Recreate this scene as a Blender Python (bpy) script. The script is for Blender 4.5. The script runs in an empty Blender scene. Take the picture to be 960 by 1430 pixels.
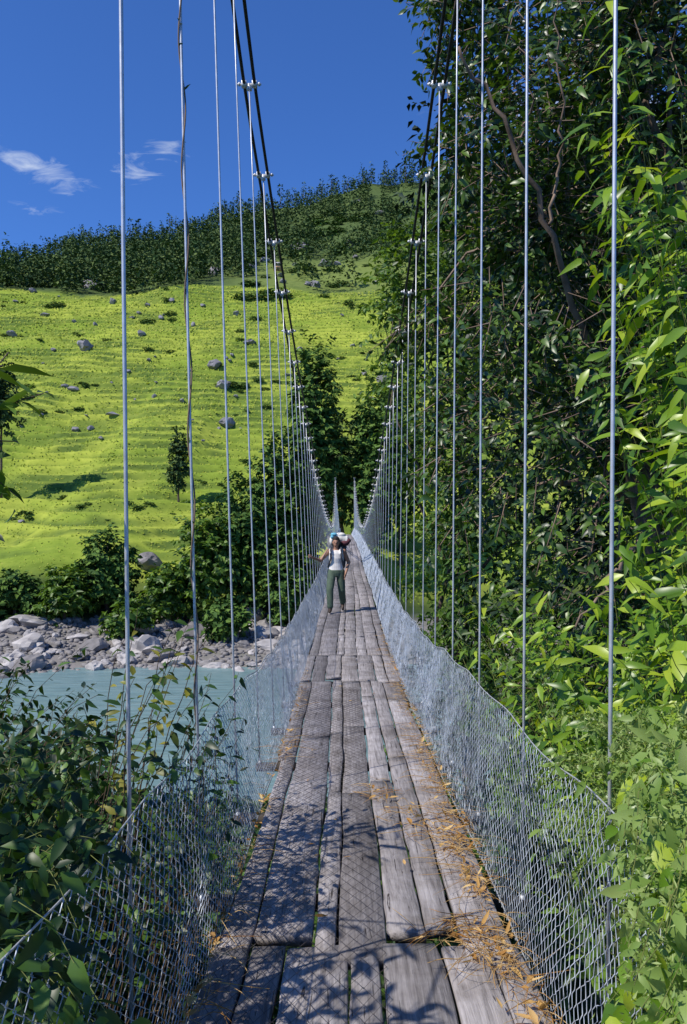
import bpy, bmesh, math
import numpy as np
from mathutils import Vector, noise, Matrix
scene=bpy.context.scene
C=scene.collection
RS=np.random.RandomState(7)
R=lambda a,b,n=None: RS.uniform(a,b,n)
# ---------------------------------------------------------------- camera numbers
F=1112.0; HX=480.0; HY=735.0     # focal length in photo pixels, horizon row
# ---------------------------------------------------------------- helpers
def link(o,parent=None):
    C.objects.link(o)
    if parent is not None: o.parent=parent
    return o
def tag(o,label=None,cat=None,group=None,kind=None):
    if label: o['label']=label
    if cat: o['category']=cat
    if group: o['group']=group
    if kind: o['kind']=kind
    return o
def empty(name,loc=(0,0,0),label=None,cat=None,group=None):
    o=bpy.data.objects.new(name,None); C.objects.link(o); o.location=loc; o.empty_display_size=.2
    return tag(o,label,cat,group)
def rawmesh(name,V,Fs,mat,smooth=False):
    V=np.asarray(V,dtype=np.float32)
    me=bpy.data.meshes.new(name)
    me.vertices.add(len(V)); me.vertices.foreach_set('co',V.ravel())
    Fs=[np.asarray(f,dtype=np.int32) for f in Fs if len(f)]
    idx=np.concatenate([f.ravel() for f in Fs]); tot=np.concatenate([np.full(len(f),f.shape[1]) for f in Fs])
    st=np.concatenate([[0],np.cumsum(tot)[:-1]]).astype(np.int32)
    me.loops.add(len(idx)); me.loops.foreach_set('vertex_index',idx)
    me.polygons.add(len(tot)); me.polygons.foreach_set('loop_start',st)
    if smooth: me.polygons.foreach_set('use_smooth',np.ones(len(tot),dtype=bool))
    me.update(calc_edges=True)
    if mat: me.materials.append(mat)
    return me
class MB:
    def __init__(s): s.V=[]; s.F={3:[],4:[]}; s.n=0; s.other=[]
    def add(s,V,Fs):
        V=np.asarray(V,float).reshape(-1,3)
        for f in Fs:
            if len(f)==0: continue
            f=np.asarray(f); 
            if f.shape[1] in (3,4): s.F[f.shape[1]].append(f+s.n)
            else: s.other.append(f+s.n)
        s.V.append(V); s.n+=len(V); return s
    def faces(s):
        out=[np.concatenate(s.F[k]) for k in (3,4) if s.F[k]]
        return out+s.other
    def mesh(s,name,mat,smooth=False): return rawmesh(name,np.concatenate(s.V),s.faces(),mat,smooth)
    def build(s,name,mat,parent=None,smooth=False,origin=None):
        V=np.concatenate(s.V)
        if origin is not None: V=V-np.asarray(origin)
        o=bpy.data.objects.new(name,rawmesh(name,V,s.faces(),mat,smooth)); link(o,parent)
        if origin is not None: o.location=origin
        return o
def norm(a): return a/np.maximum(np.linalg.norm(a,axis=-1,keepdims=True),1e-9)
def tubes(P,Rr,sides=5,cap=True):
    P=np.asarray(P,float)
    if P.ndim==2: P=P[None]
    n,m,_=P.shape; Rr=np.broadcast_to(np.asarray(Rr,float),(n,m))
    T=norm(np.gradient(P,axis=1))
    ref=np.where(np.abs(T[:,:1,2:3])>.8,np.array([1.,0,0]),np.array([0,0,1.]))*np.ones((n,m,1))
    A=norm(np.cross(T,ref)); B=np.cross(T,A)
    a=np.arange(sides)*2*math.pi/sides
    V=P[:,:,None,:]+Rr[:,:,None,None]*(np.cos(a)[:,None]*A[:,:,None,:]+np.sin(a)[:,None]*B[:,:,None,:])
    base=(np.arange(n)*m*sides)[:,None,None]+(np.arange(m-1)*sides)[None,:,None]
    k=np.arange(sides)[None,None,:]; k2=(k+1)%sides
    Q=np.stack([base+k,base+k2,base+k2+sides,base+k+sides],-1).reshape(-1,4)
    Fs=[Q]
    if cap:
        b=(np.arange(n)*m*sides)[:,None]
        c0=b+np.arange(sides)[::-1][None]; c1=b+(m-1)*sides+np.arange(sides)[None]
        Fs+= [np.concatenate([c0,c1])]
    return V.reshape(-1,3),Fs
def box(c,s,rz=0,rx=0):
    c=np.asarray(c,float); s=np.asarray(s,float)/2
    V=np.array([[x,y,z] for z in (-1,1) for y in (-1,1) for x in (-1,1)],float)*s
    ca,sa=math.cos(rx),math.sin(rx); V=V@np.array([[1,0,0],[0,ca,sa],[0,-sa,ca]])
    ca,sa=math.cos(rz),math.sin(rz); V=V@np.array([[ca,sa,0],[-sa,ca,0],[0,0,1]])
    return V+c,[np.array([[0,2,3,1],[4,5,7,6],[0,1,5,4],[2,6,7,3],[0,4,6,2],[1,3,7,5]])]
def ell(c,r,nu=16,nv=10):
    V=[];Fq=[];Ft=[]
    for i in range(1,nv):
        th=math.pi*i/nv
        for j in range(nu):
            ph=2*math.pi*j/nu; V.append((math.sin(th)*math.cos(ph),math.sin(th)*math.sin(ph),math.cos(th)))
    V+= [(0,0,1),(0,0,-1)]; t=len(V)-2
    for i in range(nv-2):
        for j in range(nu): j2=(j+1)%nu; Fq.append((i*nu+j,(i+1)*nu+j,(i+1)*nu+j2,i*nu+j2))
    for j in range(nu): j2=(j+1)%nu; Ft.append((t,j,j2)); Ft.append((t+1,(nv-2)*nu+j2,(nv-2)*nu+j))
    return np.array(V)*np.asarray(r)+np.asarray(c),[np.array(Fq),np.array(Ft)]
def loft(secs,nu=20):
    V=[];Fq=[]
    for (c,rx,ry) in secs:
        for j in range(nu):
            a=2*math.pi*j/nu; V.append((c[0]+rx*math.cos(a),c[1]+ry*math.sin(a),c[2]))
    m=len(secs)
    for i in range(m-1):
        for j in range(nu): j2=(j+1)%nu; Fq.append((i*nu+j,i*nu+j2,(i+1)*nu+j2,(i+1)*nu+j))
    return np.array(V),[np.array(Fq),np.array([list(range(nu))[::-1],[(m-1)*nu+j for j in range(nu)]])]
# vectorised value noise
def _h(i,j,s): v=np.sin(i*127.1+j*311.7+s*74.7)*43758.5453; return v-np.floor(v)
def vn(x,y,s=0):
    x=np.asarray(x,float); y=np.asarray(y,float)
    i=np.floor(x); j=np.floor(y); u=x-i; v=y-j; u=u*u*(3-2*u); v=v*v*(3-2*v)
    return (_h(i,j,s)*(1-u)+_h(i+1,j,s)*u)*(1-v)+(_h(i,j+1,s)*(1-u)+_h(i+1,j+1,s)*u)*v
def fbm(x,y,s=0,o=4):
    t=0;a=.5;n=0
    for k in range(o): t=t+a*vn(x*2**k,y*2**k,s+k); n+=a; a*=.5
    return t/n
def ss(a,b,x): t=np.clip((x-a)/(b-a),0,1); return t*t*(3-2*t)
# ---------------------------------------------------------------- materials
def mat(name):
    m=bpy.data.materials.new(name); m.use_nodes=True; nt=m.node_tree
    return m,nt,nt.nodes['Principled BSDF']
def N(nt,t,**k):
    n=nt.nodes.new(t)
    for a,b in k.items(): setattr(n,a,b)
    return n
def ramp(nt,stops,fac=None):
    r=N(nt,'ShaderNodeValToRGB'); e=r.color_ramp.elements
    while len(e)<len(stops): e.new(.5)
    for el,(p,c) in zip(e,stops): el.position=p; el.color=(*c,1)
    if fac is not None: nt.links.new(fac,r.inputs[0])
    return r
def leafmat(name,cols,trans=.3,rough=.45,spec=.4):
    m,nt,p=mat(name); g=N(nt,'ShaderNodeNewGeometry')
    r=ramp(nt,[(i/(len(cols)-1) if len(cols)>1 else 0,c) for i,c in enumerate(cols)],g.outputs['Random Per Island'])
    nt.links.new(r.outputs[0],p.inputs['Base Color']); p.inputs['Roughness'].default_value=rough; p.inputs['Specular IOR Level'].default_value=spec
    if trans>0:
        t=N(nt,'ShaderNodeBsdfTranslucent'); hs=N(nt,'ShaderNodeMix',data_type='RGBA',blend_type='MULTIPLY'); hs.inputs[0].default_value=1
        nt.links.new(r.outputs[0],hs.inputs[6]); hs.inputs[7].default_value=(1.5,1.4,.5,1); nt.links.new(hs.outputs[2],t.inputs[0])
        ms=N(nt,'ShaderNodeMixShader'); ms.inputs[0].default_value=trans
        nt.links.new(p.outputs[0],ms.inputs[1]); nt.links.new(t.outputs[0],ms.inputs[2]); nt.links.new(ms.outputs[0],nt.nodes['Material Output'].inputs[0])
    return m
def plain(name,c,rough=.6,metal=0,var=.25,scale=8,bump=.15,spec=.4):
    m,nt,p=mat(name); tc=N(nt,'ShaderNodeTexCoord'); no=N(nt,'ShaderNodeTexNoise'); no.inputs['Scale'].default_value=scale; no.inputs['Detail'].default_value=4
    nt.links.new(tc.outputs['Object'],no.inputs['Vector'])
    r=ramp(nt,[(.25,tuple(x*(1-var) for x in c)),(.75,tuple(min(1,x*(1+var)) for x in c))],no.outputs[0])
    nt.links.new(r.outputs[0],p.inputs['Base Color']); p.inputs['Roughness'].default_value=rough; p.inputs['Metallic'].default_value=metal; p.inputs['Specular IOR Level'].default_value=spec
    if bump>0:
        b=N(nt,'ShaderNodeBump'); b.inputs['Strength'].default_value=bump; b.inputs['Distance'].default_value=.02; nt.links.new(no.outputs[0],b.inputs['Height']); nt.links.new(b.outputs[0],p.inputs['Normal'])
    return m
M={}
M['dark']=leafmat('leaf_dark',[(.011,.03,.008),(.02,.054,.011),(.038,.092,.015),(.11,.2,.026),(.024,.06,.012)],.25,.38,.5)
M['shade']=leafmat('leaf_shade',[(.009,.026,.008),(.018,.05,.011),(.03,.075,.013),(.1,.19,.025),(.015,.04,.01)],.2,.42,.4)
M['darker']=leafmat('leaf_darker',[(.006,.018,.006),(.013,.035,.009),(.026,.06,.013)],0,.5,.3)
M['mid']=leafmat('leaf_mid',[(.04,.085,.014),(.08,.16,.02),(.15,.26,.03)],.3)
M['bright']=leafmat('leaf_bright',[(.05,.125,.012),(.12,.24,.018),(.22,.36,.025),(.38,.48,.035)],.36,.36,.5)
M['lime']=leafmat('leaf_lime',[(.14,.24,.045),(.23,.34,.08),(.34,.43,.14)],.35)
M['mixed']=leafmat('leaf_mixed',[(.018,.045,.01),(.035,.085,.015),(.08,.16,.02),(.3,.27,.03),(.03,.07,.014)],.3)
M['forest']=leafmat('leaf_forest',[(.022,.052,.022),(.045,.086,.03),(.08,.125,.038),(.14,.19,.055)],0,.8,.1)
M['farbush']=leafmat('leaf_farbush',[(.035,.08,.018),(.07,.14,.026),(.13,.215,.036)],0,.7,.15)
M['grass']=leafmat('grass_blade',[(.21,.29,.04),(.28,.355,.05),(.35,.41,.06),(.41,.44,.09)],.2,.7,.1)
M['bark']=plain('bark',(.11,.08,.06),.9,0,.5,6,.6)
M['barkred']=plain('bark_reddish',(.2,.14,.1),.85,0,.5,5,.6)
M['stem']=plain('green_stem',(.13,.15,.035),.7,0,.4,12,0)
M['twig']=plain('twig_brown',(.09,.06,.035),.8,0,.4,12,0)
M['metal']=plain('galvanised_steel',(.55,.57,.61),.42,.45,.2,20,.05)
M['wire']=plain('galvanised_wire',(.55,.6,.67),.5,.3,.25,6,0)
M['netting']=plain('dark_netting',(.07,.06,.06),.7,.2,.3,6,0)
M['cable']=plain('dark_cable',(.03,.03,.035),.55,.3,.3,40,.2)
M['clampm']=plain('pale_clamp_steel',(.66,.67,.68),.45,.2,.15,20,.05)
M['beam']=plain('beam_wood',(.05,.04,.032),.9,0,.4,5,.4)
M['post']=plain('painted_post',(.2,.22,.23),.7,.2,.3,5,.1)
M['stone']=plain('abutment_stone',(.16,.14,.12),.9,0,.5,1.2,.6)
M['rock']=plain('river_rock',(.39,.365,.345),.88,0,.4,1.1,.7)
M['rockb']=plain('river_rock_dark',(.22,.205,.195),.88,0,.4,1.3,.7)
M['rockd']=plain('hill_rock',(.23,.22,.235),.9,0,.45,.6,.8)
M['straw']=leafmat('dry_straw',[(.3,.14,.035),(.5,.3,.1),(.65,.47,.22),(.42,.19,.04)],.2,.7,.2)
M['skin']=plain('skin',(.36,.19,.12),.55,0,.08,20,0)
M['hair']=plain('hair_dark',(.02,.014,.01),.6,0,.3,60,.3)
M['shirt']=plain('white_cloth',(.75,.72,.68),.85,0,.08,12,.2)
M['trouser']=plain('green_cloth',(.075,.11,.075),.9,0,.25,14,.2)
M['boot']=plain('boot_leather',(.06,.04,.03),.6,0,.3,20,.2)
M['pack']=plain('pack_fabric',(.1,.03,.04),.8,0,.2,14,.2)
M['packb']=plain('pack_fabric_grey',(.06,.065,.08),.8,0,.2,14,.2)
M['lip']=plain('lip',(.25,.08,.07),.5,0,.1,14,0)
M['roll']=plain('white_bedroll',(.75,.72,.66),.85,0,.12,14,.3)
M['cap']=plain('light_blue_cloth',(.14,.42,.55),.8,0,.15,20,.2)
M['eye']=plain('eye_dark',(.02,.015,.012),.2,0,.1,20,0)
M['hutwall']=plain('hut_wall',(.6,.35,.18),.9,0,.2,2,.1)
M['hutroof']=plain('hut_roof',(.4,.38,.36),.9,0,.2,2,.1)
# planks
m,nt,p=mat('weathered_plank'); M['plank']=m
tc=N(nt,'ShaderNodeTexCoord'); g=N(nt,'ShaderNodeNewGeometry')
of=N(nt,'ShaderNodeMath',operation='MULTIPLY'); of.inputs[1].default_value=90; nt.links.new(g.outputs['Random Per Island'],of.inputs[0])
def grain(sx,sy,scale,det,dist):
    sc=N(nt,'ShaderNodeVectorMath',operation='MULTIPLY'); sc.inputs[1].default_value=(sx,sy,sx); nt.links.new(tc.outputs['Object'],sc.inputs[0])
    ad=N(nt,'ShaderNodeVectorMath',operation='ADD'); nt.links.new(sc.outputs[0],ad.inputs[0]); nt.links.new(of.outputs[0],ad.inputs[1])
    n1=N(nt,'ShaderNodeTexNoise'); n1.inputs['Scale'].default_value=scale; n1.inputs['Detail'].default_value=det; n1.inputs['Roughness'].default_value=.65; n1.inputs['Distortion'].default_value=dist; nt.links.new(ad.outputs[0],n1.inputs['Vector']); return n1
n1=grain(34,1.3,1.6,8,.4); n4=grain(60,1.0,1.0,3,.8)
n2=N(nt,'ShaderNodeTexNoise'); n2.inputs['Scale'].default_value=3; n2.inputs['Detail'].default_value=6; n2.inputs['Roughness'].default_value=.65; nt.links.new(tc.outputs['Object'],n2.inputs['Vector'])
r1=ramp(nt,[(.28,(.12,.112,.112)),(.42,(.22,.208,.21)),(.6,(.33,.315,.318)),(.8,(.45,.435,.44))],n1.outputs[0])
r2=ramp(nt,[(0,(.64,.62,.62)),(.4,(.92,.9,.9)),(.75,(1.12,1.08,1.06)),(1,(1.32,1.3,1.3))],g.outputs['Random Per Island'])
r3=ramp(nt,[(.32,(.6,.57,.54)),(.58,(1.1,1.1,1.1))],n2.outputs[0])
r4=ramp(nt,[(.31,(.15,.13,.12)),(.36,(1,1,1))],n4.outputs[0])
def mul(a,b_):
    q=N(nt,'ShaderNodeMix',data_type='RGBA',blend_type='MULTIPLY'); q.inputs[0].default_value=1; nt.links.new(a,q.inputs[6]); nt.links.new(b_,q.inputs[7]); return q.outputs[2]
nt.links.new(mul(mul(mul(r1.outputs[0],r2.outputs[0]),r3.outputs[0]),r4.outputs[0]),p.inputs['Base Color']); p.inputs['Roughness'].default_value=.8; p.inputs['Specular IOR Level'].default_value=.3
b=N(nt,'ShaderNodeBump'); b.inputs['Strength'].default_value=.8; b.inputs['Distance'].default_value=.007; nt.links.new(mul(n1.outputs[0],r4.outputs[0]),b.inputs['Height']); nt.links.new(b.outputs[0],p.inputs['Normal'])
# ground
m,nt,p=mat('ground_cover'); M['ground']=m
at=N(nt,'ShaderNodeAttribute',attribute_name='Col'); tc=N(nt,'ShaderNodeTexCoord')
n1=N(nt,'ShaderNodeTexNoise'); n1.inputs['Scale'].default_value=.45; n1.inputs['Detail'].default_value=7; n1.inputs['Roughness'].default_value=.75; nt.links.new(tc.outputs['Object'],n1.inputs['Vector'])
r1=ramp(nt,[(.3,(.65,.7,.6)),(.5,(.97,.98,.95)),(.72,(1.22,1.16,1.22))],n1.outputs[0])
a1=N(nt,'ShaderNodeMix',data_type='RGBA',blend_type='MULTIPLY'); a1.inputs[0].default_value=1; nt.links.new(at.outputs[0],a1.inputs[6]); nt.links.new(r1.outputs[0],a1.inputs[7])
nt.links.new(a1.outputs[2],p.inputs['Base Color']); p.inputs['Roughness'].default_value=.95; p.inputs['Specular IOR Level'].default_value=.1
b=N(nt,'ShaderNodeBump'); b.inputs['Strength'].default_value=.4; b.inputs['Distance'].default_value=.3; nt.links.new(n1.outputs[0],b.inputs['Height']); nt.links.new(b.outputs[0],p.inputs['Normal'])
# water
m,nt,p=mat('river_water'); M['water']=m
tc=N(nt,'ShaderNodeTexCoord'); n1=N(nt,'ShaderNodeTexNoise'); n1.inputs['Scale'].default_value=.9; n1.inputs['Detail'].default_value=6
sc=N(nt,'ShaderNodeVectorMath',operation='MULTIPLY'); sc.inputs[1].default_value=(.4,1.4,1); nt.links.new(tc.outputs['Object'],sc.inputs[0]); nt.links.new(sc.outputs[0],n1.inputs['Vector'])
r1=ramp(nt,[(.3,(.13,.22,.225)),(.7,(.2,.3,.295))],n1.outputs[0]); nt.links.new(r1.outputs[0],p.inputs['Base Color']); p.inputs['Roughness'].default_value=.35
b=N(nt,'ShaderNodeBump'); b.inputs['Strength'].default_value=.8; b.inputs['Distance'].default_value=.3; nt.links.new(n1.outputs[0],b.inputs['Height']); nt.links.new(b.outputs[0],p.inputs['Normal'])
# ---------------------------------------------------------------- terrain
KY=[-400,-20,2,6,14,26,34,39,44,70,76,86,94,100,108,120,160,220,300,1e4]
KZ=[12,-2.3,-2.5,-3.6,-6.9,-10.8,-12.9,-14.0,-15.5,-16,-14.2,-12.6,-11.4,-9,-6,-1.5,15,45,88,88]
TS=1.9
def terr(x,Y):
    x=np.asarray(x,float); Y=np.asarray(Y,float)
    sh=np.where(Y>60,(fbm(x/18,0*x,3)-.5)*12,0)*ss(60,75,Y)*(1-ss(180,260,Y))
    sh=sh+(fbm(x/9,0*x,13)-.5)*8*ss(25,35,Y)*(1-ss(50,58,Y))
    z=np.interp(Y+sh,KY,KZ)
    ridge=246+.215*np.clip(x,-500,260)+(fbm(x/70,0*x,9,5)-.5)*30
    t=np.clip((Y-300)/300,0,1); far=88+(ridge-88)*(t*.8+.2*t*t)
    far=np.where(Y>600,ridge-(Y-600)*.35,far); z=np.where(Y>300,far,z)
    w=np.clip((Y-108)/90,0,1)
    z=z+(fbm(x/45,Y/45,1,3)-.5)*11*w+(fbm(x/13,Y/13,2,2)-.5)*.7*w
    q=z+(fbm(x/30,Y/30,5,3)-.5)*4; f=q/TS-np.floor(q/TS)
    am=.6+.4*ss(.38,.58,fbm(x/18,Y/12,66))
    q2=TS*(np.floor(q/TS)+ss(.6,1,f))
    T=ss(110,122,Y)*(1-ss(290,312,Y))*am; z=z+T*(q2-q)*.85
    z=z+(vn(x/1.7,Y/1.7,4)-.5)*.5*(1-ss(60,80,Y))
    a=np.exp(-((x-.6)/4.5)**2)*ss(95,99,Y); z=np.maximum(z,z*(1-a)+a*-1.7)
    return z,f*T
def H(x,y): return float(terr(np.array([x]),np.array([y]))[0][0])
def hit(px,py,y0=70):
    Y=np.arange(y0,640,.25); x=(px-HX)/F*Y; z=(HY-py)/F*Y; h=terr(x,Y)[0]
    k=np.where(z<=h)[0]
    if len(k)==0: return None
    k=k[0]; return x[k],Y[k],h[k]
gx=np.concatenate([np.linspace(-1600,-180,16),np.arange(-165,60,1.8),np.arange(60,150,3),np.linspace(160,1600,16)])
gy=np.concatenate([np.linspace(-400,-20,14),np.arange(-12,75,1.6),np.arange(75,312,.42),np.arange(312,660,6),np.linspace(680,2500,12)])
X,Y=np.meshgrid(gx,gy); Z,FR=terr(X,Y)
nx,ny=len(gx),len(gy)
idx=np.arange(nx*ny).reshape(ny,nx)
Q=np.stack([idx[:-1,:-1],idx[:-1,1:],idx[1:,1:],idx[1:,:-1]],-1).reshape(-1,4)
me=rawmesh('hillside',np.stack([X,Y,Z],-1).reshape(-1,3),[Q],M['ground'],False)
def mixc(a,b,t): t=t[...,None]; return a*(1-t)+b*t
g1=np.array([.22,.3,.038]); g2=np.array([.35,.405,.058]); 
col=mixc(g1,g2,ss(.35,.65,fbm(X/14,Y/14,21)))
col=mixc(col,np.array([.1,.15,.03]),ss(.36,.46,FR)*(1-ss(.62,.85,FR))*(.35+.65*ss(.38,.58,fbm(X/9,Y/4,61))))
col=mixc(col,np.array([.1,.155,.03]),ss(.58,.66,fbm(X/18,Y/6,31,5))*.65)
col=mixc(col,np.array([.08,.12,.038]),ss(300,315,Y+(fbm(X/20,Y/20,8)-.5)*50))
u=X/np.maximum(Y,1)
patch=ss(-.46,-.43,u)*(1-ss(-.36,-.33,u))*ss(420,440,Y)*(1-ss(520,560,Y)); col=mixc(col,np.array([.22,.27,.05]),patch*.9)
patch2=ss(-.17,-.08,u)*(1-ss(.1,.14,u))*ss(300,312,Y)*(1-ss(360,440,Y)); col=mixc(col,np.array([.17,.22,.055]),patch2*.9)
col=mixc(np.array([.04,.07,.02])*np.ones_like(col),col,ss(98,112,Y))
col=mixc(col,np.array([.22,.205,.19]),ss(62,66,Y)*(1-ss(-11.8,-10.6,Z)))
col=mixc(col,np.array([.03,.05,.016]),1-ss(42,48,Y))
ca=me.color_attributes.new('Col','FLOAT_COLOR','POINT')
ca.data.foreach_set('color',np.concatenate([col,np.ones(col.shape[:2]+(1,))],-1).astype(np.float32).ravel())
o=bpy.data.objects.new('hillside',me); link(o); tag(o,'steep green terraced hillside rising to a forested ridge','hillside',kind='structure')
mb=MB(); mb.add([[-900,-30,-14],[900,-30,-14],[900,130,-14],[-900,130,-14]],[np.array([[0,1,2,3]])])
tag(mb.build('river',M['water']),'milky turquoise river running below the bridge','river',kind='structure')
# ---------------------------------------------------------------- leaves
def leafbatch(P,D,Nn,L,W,tm='lance',droop=.25,fold=.25):
    n=len(P); D=norm(D); S=norm(np.cross(D,Nn)); Nn=np.cross(S,D)
    L=np.broadcast_to(L,(n,)); W=np.broadcast_to(W,(n,))
    if tm=='lance':
        t=np.array([(0,0),(.3,0),(.65,0),(1,0),(.3,.5),(.65,.4),(.3,-.5),(.65,-.4)])
        tri=np.array([(0,1,4),(2,3,5),(1,0,6),(3,2,7)]); quad=np.array([(1,2,5,4),(2,1,6,7)])
    elif tm=='broad':
        t=np.array([(0,0),(.12,0),(.35,0),(.65,0),(.85,0),(1,0),(.12,.3),(.35,.5),(.65,.42),(.85,.2),(.12,-.3),(.35,-.5),(.65,-.42),(.85,-.2)])
        tri=np.array([(0,1,6),(1,0,10),(4,5,9),(5,4,13)]); quad=np.array([(1,2,7,6),(2,3,8,7),(3,4,9,8),(2,1,10,11),(3,2,11,12),(4,3,12,13)])
    else:
        t=np.array([(0,0),(.45,.5),(1,0),(.45,-.5)]); tri=np.array([(0,1,2),(0,2,3)]); quad=None
    u=t[:,0][None,:,None]; v=t[:,1][None,:,None]
    dr=np.broadcast_to(droop,(n,))[:,None,None]
    h=-dr*u*u*L[:,None,None]+np.abs(v)*fold*W[:,None,None]
    V=P[:,None,:]+D[:,None,:]*u*L[:,None,None]+S[:,None,:]*v*W[:,None,None]+Nn[:,None,:]*h
    k=len(t); b=(np.arange(n)*k)[:,None,None]
    Fs=[(b+tri[None]).reshape(-1,3)]
    if quad is not None: Fs.append((b+quad[None]).reshape(-1,4))
    return V.reshape(-1,3),Fs
def rnd(n,s=1.): return RS.normal(0,s,(n,3))
def sample_ells(ells,n,shell=.45,gap=.42,gs=1.):
    vol=np.array([e[1][0]*e[1][1]*e[1][2] for e in ells])**.8; pr=vol/vol.sum()
    out=[];outd=[];tot=0
    while tot<n:
        k=RS.choice(len(ells),n,p=pr); d=norm(rnd(n)); r=RS.uniform(0,1,n)**shell*(.85+.25*RS.uniform(0,1,n))
        c=np.array([ells[i][0] for i in k],float); rr=np.array([ells[i][1] for i in k],float)
        P=c+d*rr*r[:,None]
        nn=np.array([noise.noise(Vector(q)) for q in (P*gs/1.0)])*.5+.5
        ok=nn>gap; out.append(P[ok]); outd.append(d[ok]); tot+=ok.sum()
    return np.concatenate(out)[:n],np.concatenate(outd)[:n]
def crown(mb,ells,ntw,nl,L,W,tm,shell=.45,gap=.42,gs=.9,tl=.35,sticks=None,up=.5,droop=.3):
    P,d=sample_ells(ells,ntw,shell,gap,gs)
    td=norm(d*.8+rnd(ntw,.5)+np.array([0,0,-.15]))
    k=np.tile(np.arange(nl),(ntw,1)); s=(k+.5)/nl*tl*RS.uniform(.8,1.2,(ntw,1))
    side=np.where(k%2==0,1,-1)[...,None]
    sv=norm(np.cross(td,rnd(ntw,.3)+np.array([0,0,1.])))
    LP=P[:,None,:]+td[:,None,:]*s[...,None]+RS.normal(0,tl*.08,(ntw,nl,3))
    LD=td[:,None,:]*.7+sv[:,None,:]*side+RS.normal(0,.3,(ntw,nl,3))+np.array([0,0,-.25])
    LN=np.array([0,0,up])+d[:,None,:]*.5+RS.normal(0,.35,(ntw,nl,3))
    n=ntw*nl
    mb.add(*leafbatch(LP.reshape(-1,3),LD.reshape(-1,3),LN.reshape(-1,3),L*R(.65,1.25,n),W*R(.7,1.2,n),tm,droop))
    if sticks is not None:
        sp=P[:,None,:]+td[:,None,:]*np.linspace(-tl*.6,tl,3)[None,:,None]
        sticks.add(*tubes(sp,np.array([.008,.006,.003])*max(1,tl/.4),3,False))
    return P
def bez(a,c,b,m):
    t=np.linspace(0,1,m)[:,None]; return (1-t)**2*np.asarray(a)+2*t*(1-t)*np.asarray(c)+t*t*np.asarray(b)
def limbs(mb,base,top,targets,r0,bend=.6,sides=7,split=(.35,.95)):
    base=np.asarray(base,float); top=np.asarray(top,float)
    tr=bez(base,(base+top)/2+np.array([R(-bend,bend),R(-bend,bend),0]),top,14)
    tr+=RS.normal(0,r0*.15,tr.shape)
    mb.add(*tubes(tr,np.linspace(r0,r0*.2,14),sides))
    for T in targets:
        i=int(R(*split)*13); s=tr[i]; rr=r0*(1-i/13)*.55+r0*.06
        c=(s+T)/2+np.array([0,0,np.linalg.norm(T-s)*R(-.05,.25)])
        P=bez(s,c,T,9); P[1:-1]+=RS.normal(0,np.linalg.norm(T-s)*.02,(7,3))
        mb.add(*tubes(P,np.linspace(rr,rr*.2,9),5))
    return tr
def tree(name,label,cat,base,ells,r0,ntw,nl,L,W,tm,m,bark='bark',nlimb=12,group=None,sticks=False,limbto=None,**kw):
    t=empty(name,base,label,cat,group); base=np.array(base,float)
    off=[(np.array(c)-base,r) for c,r in ells]
    mb=MB(); st=MB() if sticks else None
    P=crown(mb,off,ntw,nl,L,W,tm,sticks=st,**kw); mb.build('crown',M[m],t,tm!='dia')
    tb=MB(); top=off[0][0]+np.array([0,0,off[0][1][2]*.6])
    limbs(tb,(0,0,-.3),top,P[RS.choice(len(P),nlimb)],r0)
    if limbto:
        for pts,rr in limbto:
            Q=np.array(pts)-base; tt=np.linspace(0,len(Q)-1,22); Q=np.stack([np.interp(tt,np.arange(len(Q)),Q[:,k]) for k in range(3)],-1)
            Q[1:-1]=(Q[:-2]+Q[1:-1]*2+Q[2:])/4; Q[1:-1]+=RS.normal(0,.03,(20,3)); tb.add(*tubes(Q,np.linspace(rr,rr*.3,22),7))
    if st: 
        tb.V+=st.V
        for k in (3,4): tb.F[k]+=[f+tb.n for f in st.F[k]]
        tb.n+=st.n
    tb.build('trunk',M[bark],t,True)
    return t
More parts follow.
